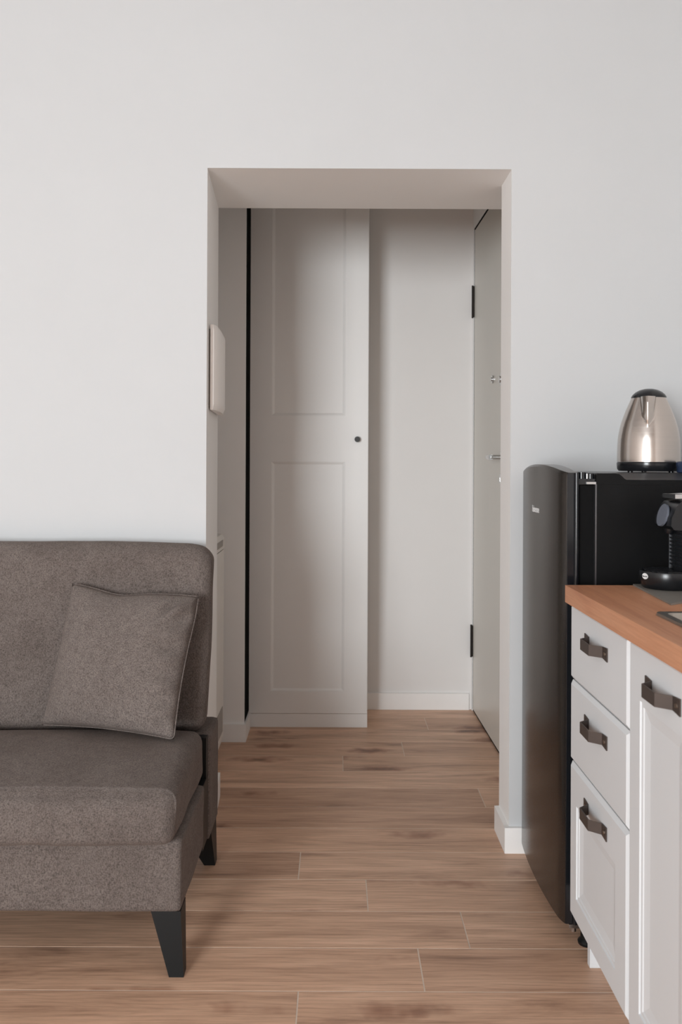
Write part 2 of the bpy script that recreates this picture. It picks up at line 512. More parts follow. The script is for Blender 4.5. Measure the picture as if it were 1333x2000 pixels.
# entrance-door wall: strip over the door, side strip, return to the room wall
DZ = 2.305; DY0, DY1 = 2.98, 3.932
bm = bmesh.new()
def skew(bm, y0, y1, z0, z1, d0=0.0, d1=0.12):
    return prism(bm, [(xdoor(y0)+d0, y0), (xdoor(y0)+d1, y0), (xdoor(y1)+d1, y1), (xdoor(y1)+d0, y1)], z0, z1)
skew(bm, DY0-0.006, YBACK, DZ+0.012, ZHC)
skew(bm, YR, DY0-0.006, 0, ZHC)
skew(bm, DY1+0.008, YBACK, 0, DZ+0.012)
struct('wall_hall_east', bm, M['wall'])
bm = bmesh.new(); skew(bm, DY0-0.006, DY1+0.008, 0.0, DZ+0.0115, 0.055, 0.115)
skew(bm, DY0-0.0055, DY1+0.0075, DZ+0.0015, DZ+0.0115, 0.004, 0.055); skew(bm, DY1+0.0015, DY1+0.0075, 0.009, DZ+0.0015, 0.004, 0.055)
skew(bm, DY0-0.0055, DY1+0.0075, 0.0, 0.0088, 0.006, 0.055)
struct('door_gap_shade', bm, M['black'])  # black bars fill the door gaps so they read as deep shade

# entrance door
bm = bmesh.new(); skew(bm, DY0, DY1, 0.010, DZ, 0.004, 0.05)
dr = struct('door_1', bm, M['door'], 0.002)
for zc in (1.19-(588-903)/1600*3.93, 1.19-(1251-903)/1600*3.93):
    bm = boxes((xdoor(DY1)-0.003, xdoor(DY1)+0.004, DY1-0.004, DY1+0.010, zc-0.074, zc+0.074))
    disc(bm, (xdoor(DY1)-0.005, DY1+0.003, zc-0.078), (0, 0, 1), 0.0042, 0.156, 14)
    mk('hinge', bm, M['hinge'], dr)
def px_y(px): return 0.667*1600/(px-657)
def on_door(px, py):
    y = px_y(px); return y, CAM_H - (py-903-(px-657)*0.0044)/1600*y
y, z = on_door(962.5, 741)
bm = bmesh.new(); disc(bm, (xdoor(y)+0.004, y, z), (-1, 0, 0), 0.017, 0.006, 24); disc(bm, (xdoor(y)-0.002, y, z), (-1, 0, 0), 0.008, 0.004, 20)
mk('peephole', bm, M['chrome'], dr, smooth=True)
y, z = on_door(979, 741)
bm = bmesh.new(); disc(bm, (xdoor(y)+0.004, y, z), (-1, 0, 0), 0.026, 0.008, 28); disc(bm, (xdoor(y)-0.004, y, z), (-1, 0, 0), 0.014, 0.006, 20)
mk('lock_rosette', bm, M['chrome'], dr, smooth=True)
y, z = on_door(981, 893)
bm = bmesh.new(); disc(bm, (xdoor(y)+0.004, y, z), (-1, 0, 0), 0.026, 0.008, 28); disc(bm, (xdoor(y)-0.004, y, z), (-1, 0, 0), 0.009, 0.042, 16)
xx = xdoor(y)-0.046
tube(bm, [(xx, y-0.006, z), (xx, y+0.03, z), (xx+0.002, y+0.08, z), (xx+0.010, y+0.115, z), (xx+0.018, y+0.135, z+0.002)], [0.011, 0.011, 0.010, 0.008, 0.006], 14)
mk('door_handle', bm, M['chrome'], dr, smooth=True)
y, z = on_door(978, 936)
bm = bmesh.new(); disc(bm, (xdoor(y)+0.004, y, z), (-1, 0, 0), 0.022, 0.006, 24); box(bm, xdoor(y)-0.003, xdoor(y)-0.001, y-0.002, y+0.002, z-0.010, z+0.006)
mk('keyhole', bm, M['chrome'], dr, smooth=True)

# baseboards
BT = 0.013
def baseboard(name, bm): return struct(name, bm, M['base'], 0.0025)
bm = bmesh.new()
prism(bm, [(XWEST, YW), (XWEST, YW-BT), (XL+BT, YW-BT), (-0.421+BT, YB+0.012), (-0.421, YB+0.012), (XL, YW)], 0, 0.084)
baseboard('baseboard_left', bm)
bm = bmesh.new()
prism(bm, [(0.60, YW), (0.60, YW-BT), (XR-BT-0.002, YW-BT), (XR-BT-0.002, YR), (XR, YR), (XR, YW)], 0, 0.078)
baseboard('baseboard_right', bm)
baseboard('baseboard_hall', boxes((0.152, xdoor(3.95)-0.012, YBACK-BT, YBACK, 0, 0.079)))
bm = bmesh.new()
prism(bm, [(-0.60, 3.49), (-0.60, 3.49-BT), (PX+0.008, 3.49-BT), (PX+0.008, 3.655), (PX, 3.655), (PX, 3.49)], 0, 0.075)
baseboard('baseboard_pier', bm)

# window behind the camera: frame with a middle mullion around the daylight
wf = struct('window_1', boxes((WX0, WX0+0.03, YSOUTH-0.09, YSOUTH-0.03, WZ0, WZ1), (WX1-0.03, WX1, YSOUTH-0.09, YSOUTH-0.03, WZ0, WZ1),
        (WX0+0.03, WX1-0.03, YSOUTH-0.09, YSOUTH-0.03, WZ0, WZ0+0.03), (WX0+0.03, WX1-0.03, YSOUTH-0.09, YSOUTH-0.03, WZ1-0.03, WZ1)), M['base'])

# ------------------------------------------------------------------ wardrobe in the hall
WY = 3.675
wr = empty('wardrobe', (-0.12, 3.81, 0), 'tall white wardrobe with two framed panels and a small black knob', 'wardrobe')
framed('door', lambda a, b, d: (a, WY-d, b), -0.3945, 0.1445, 0.062, 2.46,
       [(-0.290, 0.040, 0.162, 1.192), (-0.290, 0.040, 1.399, 2.36)], 0.018, M['wardrobe'], wr, chamfer=0.0025, slope=0.012, depth=0.007)
dch = [o for o in COL.objects if o.parent == wr][0]
bm = bmesh.new()
kz = CAM_H-(858-903)/1600*WY; kx = (698-657)/1600*WY
disc(bm, (kx, WY, kz), (0, -1, 0), 0.006, 0.014, 16); disc(bm, (kx, WY-0.012, kz), (0, -1, 0), 0.0125, 0.010, 28)
mk('knob', bm, M['knob'], dch, smooth=True, bevel=0.002)
mk('carcass', boxes((-0.3945, 0.1445, WY+0.020, 3.944, 0.060, 2.46)), M['wardrobe'], wr, bevel=0.001, seg=1)
mk('plinth', boxes((-0.3925, 0.1445, WY+0.004, WY+0.022, 0.0, 0.0605), (0.1265, 0.1445, WY+0.022, 3.944, 0, 0.060), (-0.3925, -0.3745, WY+0.022, 3.944, 0, 0.060)), M['wardrobe'], wr)

# ------------------------------------------------------------------ fuse box cover on the left reveal
fb = empty('fuse_box', (-0.405, 2.70, 1.36), 'white flat fuse box with a bowed cover on the left door reveal', 'fuse box')
def xrev(y): return XL + (-0.421-XL)*(y-YW)/(YB-YW)
bm = bmesh.new()
prism(bm, [(xrev(2.575), 2.575), (xrev(2.575)+0.006, 2.575), (xrev(2.86)+0.006, 2.86), (xrev(2.86), 2.86)], 1.366, 1.606)
mk('back_frame', bm, M['wgrey'], fb)
bm = bmesh.new()
ny, nz = 16, 16
def cov(i, j, k):
    u, v = i/ny, j/nz
    y = 2.562+u*(2.876-2.562); z = 1.353+v*(1.620-1.353)
    if k == 0: return (xrev(y)+0.006, y, z)
    b = 0.018 + 0.012*(1-(2*u-1)**2)
    e = min(1.0, min(u, 1-u)/0.08)**0.5; e2 = min(1.0, min(v, 1-v)/0.06)**0.5
    return (xrev(y)+0.007+(b)*(0.55+0.45*e)*(0.7+0.3*e2), y, z)
G2 = [[[bm.verts.new(cov(i, j, k)) for k in (0, 1)] for j in range(nz+1)] for i in range(ny+1)]
for i in range(ny):
    for j in range(nz):
        for k in (0, 1): bm.faces.new((G2[i][j][k], G2[i+1][j][k], G2[i+1][j+1][k], G2[i][j+1][k]))
for i in range(ny):
    for j in (0, nz): bm.faces.new((G2[i][j][0], G2[i+1][j][0], G2[i+1][j][1], G2[i][j][1]))
for j in range(nz):
    for i in (0, ny): bm.faces.new((G2[i][j][0], G2[i][j+1][0], G2[i][j+1][1], G2[i][j][1]))
mk('cover', bm, M['wbox'], fb, smooth=True)

# ------------------------------------------------------------------ washing machine behind the left wall block
wm = empty('washing_machine', (-0.75, 3.135, 0), 'narrow white top-loading washing machine behind the left wall block', 'washing machine')
WXF = -0.455; wy0, wy1 = 2.938, 3.332
bm = boxes((-1.05, WXF, wy0, wy1, 0.075, 0.835)); mk('body', bm, M['washer'], wm, bevel=0.012, seg=3, smooth=True)
bm = bmesh.new()
pr = [(-1.05, 0.0), (-0.50, 0.0), (-0.474, 0.02), (-0.462, 0.05), (-0.458, 0.075), (-1.05, 0.075)]
A = [bm.verts.new((x, wy0+0.002, z+0.0)) for x, z in pr]; B = [bm.verts.new((x, wy1-0.002, z)) for x, z in pr]
bm.faces.new(A); bm.faces.new(B[::-1])
for i in range(len(pr)): bm.faces.new((A[i], A[(i+1) % 6], B[(i+1) % 6], B[i]))
mk('kick_panel', bm, M['washer'], wm)
bm = bmesh.new()
pr = [(-1.05, 0.840), (WXF+0.002, 0.840), (WXF+0.004, 0.880), (WXF-0.008, 0.897), (-0.60, 0.905), (-1.05, 0.905)]
A = [bm.verts.new((x, wy0, z)) for x, z in pr]; B = [bm.verts.new((x, wy1, z)) for x, z in pr]
bm.faces.new(A); bm.faces.new(B[::-1])
for i in range(len(pr)): bm.faces.new((A[i], A[(i+1) % 6], B[(i+1) % 6], B[i]))
lid = mk('lid', bm, M['washer'], wm, bevel=0.003)
mk('grip', boxes((WXF-0.004, WXF+0.0055, wy0+0.07, wy1-0.07, 0.855, 0.880)), M['wgrey'], lid, bevel=0.003)
mk('control_panel', boxes((-1.03, -0.56, wy0+0.03, wy1-0.03, 0.905, 0.925)), M['wgrey'], wm, bevel=0.006)
mk('service_flap', boxes((WXF-0.004, WXF+0.002, wy0+0.22, wy1-0.03, 0.105, 0.205)), M['wgrey'], wm, bevel=0.0015)

# ------------------------------------------------------------------ sofa
sf = empty('sofa', (-1.25, 2.15, 0), 'brown-grey upholstered armless sofa on black tapered legs against the white wall', 'sofa')
SX0 = -2.30
bm = soft_box(SX0, -0.352, 1.885, 2.215, 0.150, 0.318, 0.010, (60, 10, 10), 0.0, 0.0025, 3.0)
sb = mk('base', bm, M['fabric'], sf, smooth='full')
bm = soft_box(SX0, -0.362, 1.842, 2.272, 0.313, 0.452, 0.034, (80, 34, 16), 0.012, 0.006, 9.0, wfreq=4.0)
for v in bm.verts:                    # the seat falls away towards its front edge
    t = min(1, max(0, (2.10-v.co.y)/0.26))
    u = (v.co.z-0.313)/0.139
    if u > 0: v.co.z -= 0.018*t*t*min(1, u)
    if v.co.y < 1.87: v.co.y += 0.016*max(0, u)**1.5
mk('seat_cushion', bm, M['fabric'], sf, smooth='full')
bm = soft_box(SX0, -0.362, 2.293, 2.385, 0.427, 0.946, 0.036, (80, 12, 34), 0.006, 0.004, 17.0, lean=0.175, wfreq=4.0)
for v in bm.verts:                    # round upper corner and slight waist near the seat
    if v.co.x > -0.45:
        s = (v.co.x+0.45)/0.088
        h = max(0, (v.co.z-0.85)/0.097)
        v.co.z -= 0.022*s**2.2*h**1.2
        w_ = max(0, 1-(v.co.z-0.42)/0.22)
        v.co.x -= 0.008*w_*s
mk('backrest', bm, M['fabric'], sf, smooth='full')
bm = soft_box(SX0, -0.352, 2.308, 2.470, 0.122, 0.424, 0.010, (60, 10, 14), 0.0, 0.002, 5.0)
mk('rear_frame', bm, M['fabric'], sf, smooth='full')
mk('underframe_gap_fill', boxes((SX0+0.03, -0.42, 1.96, 2.12, 0.128, 0.152), (-0.80, -0.46, 2.05, 2.40, 0.130, 0.150), (SX0+0.05, -0.357, 2.217, 2.306, 0.135, 0.310), (SX0+0.05, -0.358, 2.276, 2.306, 0.310, 0.422)), M['leg'], sf)  # includes black blocks painting the shaded gap ahead of the rear frame
def sofa_leg(xt0, xt1, xb0, xb1, yt0, yt1, yb0, yb1, zt):
    bm = bmesh.new()
    b = [bm.verts.new(p) for p in ((xb0, yb0, 0), (xb1, yb0, 0), (xb1, yb1, 0), (xb0, yb1, 0))]
    t = [bm.verts.new(p) for p in ((xt0, yt0, zt), (xt1, yt0, zt), (xt1, yt1, zt), (xt0, yt1, zt))]
    bm.faces.new(b[::-1]); bm.faces.new(t)
    for i in range(4): bm.faces.new((b[i], b[(i+1) % 4], t[(i+1) % 4], t[i]))
    return mk('leg', bm, M['leg'], sf, bevel=0.004, seg=2)
sofa_leg(-0.424, -0.355, -0.381, -0.347, 1.893, 1.955, 1.890, 1.922, 0.151)
sofa_leg(-0.440, -0.356, -0.384, -0.352, 2.36, 2.46, 2.415, 2.452, 0.123)
sofa_leg(SX0+0.003, SX0+0.072, SX0-0.005, SX0+0.029, 1.893, 1.955, 1.890, 1.922, 0.151)
sofa_leg(SX0+0.004, SX0+0.088, SX0, SX0+0.032, 2.36, 2.46, 2.415, 2.452, 0.123)

# throw cushion
cu = empty('throw_cushion', (-0.61, 2.22, 0.47), 'square taupe throw cushion leaning on the sofa backrest', 'cushion')
BLc, BRc = Vector((-0.802, 2.238, 0.469)), Vector((-0.418, 2.125, 0.469))
TLc, TRc = Vector((-0.750, 2.334, 0.842)), Vector((-0.376, 2.306, 0.815))
nrm = ((BRc-BLc).cross(TLc-BLc)).normalized()
if nrm.y > 0: nrm = -nrm
bm = bmesh.new(); N = 44
def pil(i, j, side):
    u, v = 2*i/N-1, 2*j/N-1
    # sides bow inward between pointed corners
    uu = u*(1-0.055*(1-v*v)); vv = v*(1-0.045*(1-u*u))
    s, t = (uu+1)/2, (vv+1)/2
    p = BLc*(1-s)*(1-t)+BRc*s*(1-t)+TLc*(1-s)*t+TRc*s*t
    # dip in the upper edge, soft bulge of the lower edge
    p.z -= 0.014*max(0, t)**5*math.exp(-((u+0.25)/0.35)**2)
    th = max(0.0, (1-u*u)*(1-v*v))**0.42
    wr_ = 0.004*noise.noise(Vector((u*3.1, v*3.3, side*2.0+5)))*th**0.5
    # the upper right corner is pushed in and folded
    ear = math.exp(-((u-1)**2+(v-1)**2)/0.05)
    p -= ((TRc-TLc)*0.020 + (TRc-BRc)*0.012)*ear
    cor = math.exp(-((u-0.8)**2+(v-0.82)**2)/0.05)
    wr_ += 0.022*cor*math.sin((u-v)*15+0.6)*min(1, th*2)
    wr_ += 0.010*math.exp(-((u-0.84)/0.13)**2)*math.sin(v*17+1)*th**0.3
    dpt = (0.068 if side > 0 else 0.028)*th + (0.012*ear*th**0.4 if side > 0 else 0)
    return p + nrm*(side*dpt + wr_*(1 if side > 0 else 0.4))
F = {}
for side in (1, -1):
    for i in range(N+1):
        for j in range(N+1):
            e = i in (0, N) or j in (0, N)
            key = (i, j, 0 if e else side)
            if key not in F: F[key] = bm.verts.new(pil(i, j, side) if not e else (pil(i, j, 1)+pil(i, j, -1))/2)
for side in (1, -1):
    g = lambda i, j: F[(i, j, 0 if (i in (0, N) or j in (0, N)) else side)]
    for i in range(N):
        for j in range(N): bm.faces.new((g(i, j), g(i+1, j), g(i+1, j+1), g(i, j+1)))
mk('cushion_cover', bm, M['pillow'], cu, smooth='full')
# sewn seam around the edge
ring = [(i, 0) for i in range(N)] + [(N, j) for j in range(N)] + [(N-i, N) for i in range(N)] + [(0, N-j) for j in range(N)]
pts = [(pil(i, j, 1)+pil(i, j, -1))/2 for i, j in ring]; 
for _ in range(2): pts = [(pts[i-1]+pts[i]*2+pts[(i+1) % len(pts)])/4 for i in range(len(pts))]
bm = bmesh.new(); tube(bm, pts, 0.0018, 8); mk('seam', bm, M['pillow'], cu, smooth='full')

# ------------------------------------------------------------------ kitchen
KX = 0.560           # plane of the fronts
KT = 0.904           # worktop surface
YE = 1.952           # far end of the cabinets
YD = 1.564           # drawers / sink cabinet
def front(a, b, d): return (KX-d, a, b)

def strap_handle(yc, zc, parent, length=0.152):
    """bent flat strap with a screwed flange at either end"""
    h = 0.0118; p = 0.023; L = length/2
    prof = [(-L, 0.0), (-L+0.028, 0.0), (-L+0.046, p), (L-0.046, p), (L-0.028, 0.0), (L, 0.0)]
    th = 0.0028
    bm = bmesh.new()
    rows = []
    for i, (a, d) in enumerate(prof):
        hh = h*1.22 if i in (0, 5) else h
        rows.append([bm.verts.new((KX-d-0.0004, yc+a, zc-hh)), bm.verts.new((KX-d-0.0004, yc+a, zc+hh)),
                     bm.verts.new((KX-d-th, yc+a, zc-hh)), bm.verts.new((KX-d-th, yc+a, zc+hh))])
    for A, B in zip(rows, rows[1:]):
        for i0, i1 in ((0, 1), (1, 3), (3, 2), (2, 0)): bm.faces.new((A[i0], A[i1], B[i1], B[i0]))
    for r in (rows[0], rows[-1]): bm.faces.new((r[0], r[1], r[3], r[2]))
    nf = len(bm.faces)
    for s in (-1, 1): disc(bm, (KX-th, yc+s*(L-0.013), zc), (-1, 0, 0), 0.0042, 0.0016, 14)
    bm.faces.ensure_lookup_table()
    for f in list(bm.faces)[nf:]: f.material_index = 1
    return mk('handle', bm, [M['strap'], M['screw']], parent)

kc = empty('drawer_cabinet', (0.85, 1.76, 0), 'white kitchen base cabinet with three drawers next to the black fridge', 'cabinet')
mk('carcass', boxes((KX+0.021, 1.13, YD+0.002, YE-0.001, 0.125, 0.862)), M['kitchen'], kc)
mk('plinth', boxes((0.636, 0.652, YD+0.002, YE-0.020, 0, 0.124), (0.604, 1.13, YE-0.020, YE-0.002, 0, 0.124)), M['kitchen'], kc)
g = 0.0016
rows_ = [(0.122, 0.4835, True), (0.487, 0.6765, False), (0.680, 0.858, False)]
for (b0, b1, framed_) in rows_:
    hole = [(YD+0.068, YE-0.055, b0+0.058, b1-0.088)] if framed_ else []
    d_ = framed('drawer', front, YD+g, YE-g, b0, b1, hole, 0.019, M['kitchen'], kc, chamfer=0.0085, slope=0.030, depth=0.008, lip=0.003)
    strap_handle(1.757, b1-(0.062 if not framed_ else 0.056) if b1 < 0.8 else 0.796, d_)

sk = empty('sink_cabinet', (0.85, 1.26, 0), 'white kitchen base cabinet with panelled doors under the sink', 'cabinet')
YS = 0.960
mk('carcass', boxes((KX+0.021, 0.60, YS+0.002, YD-0.002, 0.125, 0.862), (0.60, 1.13, YD-0.020, YD-0.002, 0.125, 0.862),
                    (0.60, 1.13, YS+0.002, YS+0.020, 0.125, 0.862), (1.115, 1.13, YS+0.020, YD-0.020, 0.125, 0.862),
                    (0.60, 1.115, YS+0.020, YD-0.020, 0.125, 0.143)), M['kitchen'], sk)
mk('plinth', boxes((0.636, 0.652, YS, YD+0.0, 0, 0.124), (0.652, 1.10, YS+0.002, YS+0.02, 0, 0.124)), M['kitchen'], sk)
for (a0, a1) in ((1.262, YD), (YS, 1.262)):
    d_ = framed('door', front, a0+g, a1-g, 0.122, 0.858, [(a0+0.055, a1-0.060, 0.180, 0.755)], 0.019, M['kitchen'], sk, chamfer=0.0085, slope=0.032, depth=0.008, lip=0.003)
    strap_handle(a0+0.137, 0.795, d_, 0.150)

# worktop with a cut-out for the sink
SKX0, SKX1, SKY0, SKY1 = 0.618, 1.000, 1.060, 1.548
bm = bmesh.new()
X_ = [0.540, SKX0, SKX1, 1.149]; Y_ = [YS-0.012, SKY0, SKY1, 1.926]
T = {}
def vt(i, j, k):
    if (i, j, k) not in T: T[i, j, k] = bm.verts.new((X_[i], Y_[j], (KT-0.040, KT)[k]))
    return T[i, j, k]
for i in range(3):
    for j in range(3):
        if (i, j) == (1, 1): continue
        for k in (0, 1): bm.faces.new((vt(i, j, k), vt(i+1, j, k), vt(i+1, j+1, k), vt(i, j+1, k)))
for i in range(3):
    for j in (0, 3): bm.faces.new((vt(i, j, 0), vt(i+1, j, 0), vt(i+1, j, 1), vt(i, j, 1)))
for j in range(3):
    for i in (0, 3): bm.faces.new((vt(i, j, 0), vt(i, j+1, 0), vt(i, j+1, 1), vt(i, j, 1)))
for j in (1, 2): bm.faces.new((vt(1, j, 0), vt(2, j, 0), vt(2, j, 1), vt(1, j, 1)))
for i in (1, 2): bm.faces.new((vt(i, 1, 0), vt(i, 2, 0), vt(i, 2, 1), vt(i, 1, 1)))
wt = mk('worktop', bm, M['top'], None, bevel=0.0015, seg=2)
tag(wt, 'warm oak-look kitchen worktop lying over the white base cabinets', 'worktop')

# sink
sn = empty('sink', (0.80, 1.30, 0.904), 'inset stainless steel sink cut into the oak worktop', 'sink')
bm = bmesh.new()
def rect(x0, x1, y0, y1, z, r, n=6):
    out = []
    for cx, cy, a0 in ((x1-r, y1-r, 0), (x0+r, y1-r, 90), (x0+r, y0+r, 180), (x1-r, y0+r, 270)):
        for i in range(n+1):
            a = math.radians(a0+90*i/n); out.append(bm.verts.new((cx+r*math.cos(a), cy+r*math.sin(a), z)))
    return out
rings = [rect(SKX0-0.012, SKX1+0.012, SKY0-0.012, SKY1+0.012, KT+0.0004, 0.016), rect(SKX0-0.011, SKX1+0.011, SKY0-0.011, SKY1+0.011, KT+0.005, 0.016),
         rect(SKX0+0.004, SKX1-0.004, SKY0+0.004, SKY1-0.004, KT+0.005, 0.014), rect(SKX0+0.007, SKX1-0.007, SKY0+0.007, SKY1-0.007, KT-0.004, 0.020),
         rect(SKX0+0.012, SKX1-0.012, SKY0+0.012, SKY1-0.012, KT-0.150, 0.030), rect(SKX0+0.035, SKX1-0.035, SKY0+0.035, SKY1-0.035, KT-0.168, 0.030)]
for A, B in zip(rings, rings[1:]):
    for i in range(len(A)): bm.faces.new((A[i], A[(i+1) % len(A)], B[(i+1) % len(A)], B[i]))
bm.faces.new(rings[-1])
mk('basin', bm, M['sink'], sn, smooth=True)
bm = bmesh.new(); lathe(bm, [(0.0, KT-0.1665), (0.020, KT-0.1665), (0.030, KT-0.1645), (0.036, KT-0.1665)], 0.81, 1.30, 24, cap=False)
mk('drain', bm, M['chrome'], sn, smooth=True)

# grey mat under the coffee machine
mt = bmesh.new()
prism(mt, [(0.678, 1.654), (0.722, 1.686), (1.02, 1.668), (1.04, 1.915), (0.697, 1.919)], KT+0.0002, KT+0.004)
mo = mk('counter_mat', mt, M['mat'], None, bevel=0.001)
tag(mo, 'thin grey mat under the black coffee machine', 'mat')

# ------------------------------------------------------------------ fridge
fr = empty('fridge', (0.85, 2.23, 0), 'small dark steel and black fridge with a bowed door beside the worktop end', 'fridge')
FY0, FY1 = 2.012, 2.468
bm = boxes((0.638, 1.12, FY0, FY1, 0.055, 1.138)); body = mk('body', bm, M['fside'], fr, bevel=0.004, seg=2)
# top moulding: raised at the front, sweeping down along the near edge
bm = bmesh.new()
pr = [(0.6395, 1.1382), (0.6395, 1.162), (0.643, 1.166), (0.686, 1.166), (0.696, 1.164), (0.704, 1.158), (0.710, 1.1515), (0.716, 1.150), (1.12, 1.150), (1.12, 1.1382)]
A = [bm.verts.new((x, FY0, z)) for x, z in pr]; B = [bm.verts.new((x, FY0+0.014, z)) for x, z in pr]
bm.faces.new(A); bm.faces.new(B[::-1])
for i in range(len(pr)): bm.faces.new((A[i], A[(i+1) % len(pr)], B[(i+1) % len(pr)], B[i]))
mk('top_edge', bm, M['fside'], fr)
bm = bmesh.new()
ys = [FY0+0.014, FY0+0.05, FY0+0.085, FY1]; zs = [1.1495, 1.152, 1.166, 1.166]
xs = [0.6395, 0.690, 0.720, 1.12]
def zt(i, j): return max(zs[j], 1.166 if i <= 1 else 0)
GT = [[bm.verts.new((xs[i], ys[j], zt(i, j))) for j in range(4)] for i in range(4)]
GB = [[bm.verts.new((xs[i], ys[j], 1.1382)) for j in range(4)] for i in range(4)]
for i in range(3):
    for j in range(3):
        bm.faces.new((GT[i][j], GT[i+1][j], GT[i+1][j+1], GT[i][j+1])); bm.faces.new((GB[i][j], GB[i+1][j], GB[i+1][j+1], GB[i][j+1]))
for i in range(3):
    for j in (0, 3): bm.faces.new((GT[i][j], GT[i+1][j], GB[i+1][j], GB[i][j]))
for j in range(3):
    for i in (0, 3): bm.faces.new((GT[i][j], GT[i][j+1], GB[i][j+1], GB[i][j]))
mk('top_panel', bm, M['ftop'], fr, smooth=True)
# door: bowed in plan, crowned top
bm = bmesh.new(); nd = 40
def door_x(t):              # t: -1 near .. 1 far
    return 0.548 + 0.013*abs(t)**2.2 + 0.006*max(0, (abs(t)-0.85)/0.15)**2
def door_z(t): return 1.187 - 0.020*abs(t)**2.0
P, Q = [], []
tt = [-1+2*i/nd for i in range(nd+1)]
for t in tt:
    y = (FY0+FY1)/2 + t*(FY1-FY0)/2
    P.append([bm.verts.new((door_x(t), y, 0.060)), bm.verts.new((door_x(t), y, door_z(t)-0.006)), bm.verts.new((door_x(t)+0.005, y, door_z(t)))])
    Q.append([bm.verts.new((0.592, y, 0.060)), bm.verts.new((0.592, y, door_z(t)))])
for i in range(nd):
    bm.faces.new((P[i][0], P[i+1][0], P[i+1][1], P[i][1])); bm.faces.new((P[i][1], P[i+1][1], P[i+1][2], P[i][2]))
    bm.faces.new((P[i][2], P[i+1][2], Q[i+1][1], Q[i][1])); bm.faces.new((Q[i][0], Q[i][1], Q[i+1][1], Q[i+1][0]))
    bm.faces.new((P[i][0], Q[i][0], Q[i+1][0], P[i+1][0]))
for i in (0, nd): bm.faces.new((P[i][0], P[i][1], P[i][2], Q[i][1], Q[i][0]))
fdr = mk('door', bm, M['fdoor'], fr, smooth=True)
# glossy side mouldings of the door
for s in (-1, 1):
    yy = FY0 if s < 0 else FY1
    bm = bmesh.new()
    pr = [(0.5685, yy-s*0.012), (0.5680, yy+s*0.001), (0.5690, yy+s*0.002), (0.5840, yy+s*0.002)] + [(0.5905-0.006*math.cos(math.radians(a)), yy+s*(0.002+0.0065*math.sin(math.radians(a)))) for a in range(10, 180, 17)] + [(0.597, yy-s*0.004), (0.597, yy-s*0.012)]
    prism(bm, pr, 0.060, 1.1665)
    mk('side_moulding', bm, M['ftrim'], fdr, smooth=True)
mk('gasket', boxes((0.5975, 0.638, FY0+0.010, FY1-0.010, 0.06, 1.136)), M['gasket'], fr)
mk('body_edge_highlight', boxes((0.6368, 0.6405, FY0-0.0012, FY0+0.012, 0.056, 1.139)), M['edge'], fr, bevel=0.0012)  # grey strip added as the highlight line along the body edge
# top hinge
bm = boxes((0.5985, 0.638, FY0+0.004, FY0+0.050, 1.1385, 1.152))
disc(bm, (0.608, FY0+0.016, 1.1522), (0, 0, 1), 0.0095, 0.016, 24); disc(bm, (0.629, FY0+0.013, 1.1522), (0, 0, 1), 0.0085, 0.012, 20)
nf = len(bm.faces)
box(bm, 0.616, 0.640, FY0+0.001, FY0+0.004, 1.139, 1.1445); disc(bm, (0.6185, FY0+0.006, 1.1525), (0, 0, 1), 0.003, 0.012, 14)
bm.faces.ensure_lookup_table()
for f in list(bm.faces)[nf:]: f.material_index = 1
mk('hinge', bm, [M['ftrim'], M['chrome']], fr, smooth=True)
bm = boxes((0.580, 0.628, FY0+0.010, FY0+0.045, 0.042, 0.0515)); disc(bm, (0.594, FY0+0.022, 0.030), (0, 0, 1), 0.007, 0.012, 16)
mk('lower_hinge', bm, M['chrome'], fr)
for (fx, fy) in ((0.626, FY0+0.02), (0.626, FY1-0.03), (1.09, FY0+0.03), (1.09, FY1-0.03)):
    bm = bmesh.new(); lathe(bm, [(0.020, 0.0), (0.021, 0.006), (0.018, 0.010), (0.014, 0.014), (0.014, 0.0598)], fx, fy, 20)
    mk('foot', bm, M['leg'], fr, smooth=True)
# lettering
Rt = Matrix(((0, 0, -1, 0), (-1, 0, 0, 0), (0, 1, 0, 0), (0, 0, 0, 1)))
text_mesh('hisense', 0.026, Matrix.Translation((0.5474, 2.282, 1.056)) @ Rt, 'logo', M['emblem'], fdr, 0.0004, 0.0003)

# ------------------------------------------------------------------ kettle
KXc, KYc, KZ = 0.843, 2.21, 1.1662
kt = empty('kettle', (KXc, KYc, KZ), 'brushed steel electric kettle with black lid standing on the fridge', 'kettle')
bm = bmesh.new(); lathe(bm, [(0.066, KZ+0.004), (0.076, KZ+0.004), (0.0800, KZ+0.009), (0.0815, KZ+0.020), (0.0815, KZ+0.026), (0.079, KZ+0.028)], KXc, KYc, 64)
for k in range(3):
    a = math.radians(200+120*k)
    disc(bm, (KXc+0.06*math.cos(a), KYc+0.06*math.sin(a), KZ+0.0002), (0, 0, 1), 0.007, 0.004, 12)
mk('base', bm, M['kblack'], kt, smooth=True)
prof = [(0.0806, 0.0285), (0.0808, 0.036), (0.0806, 0.05), (0.0800, 0.072), (0.0788, 0.090), (0.0768, 0.105), (0.0735, 0.122), (0.0692, 0.138), (0.0640, 0.153), (0.0585, 0.168), (0.0530, 0.181), (0.0478, 0.193), (0.0445, 0.2005), (0.0440, 0.2015)]
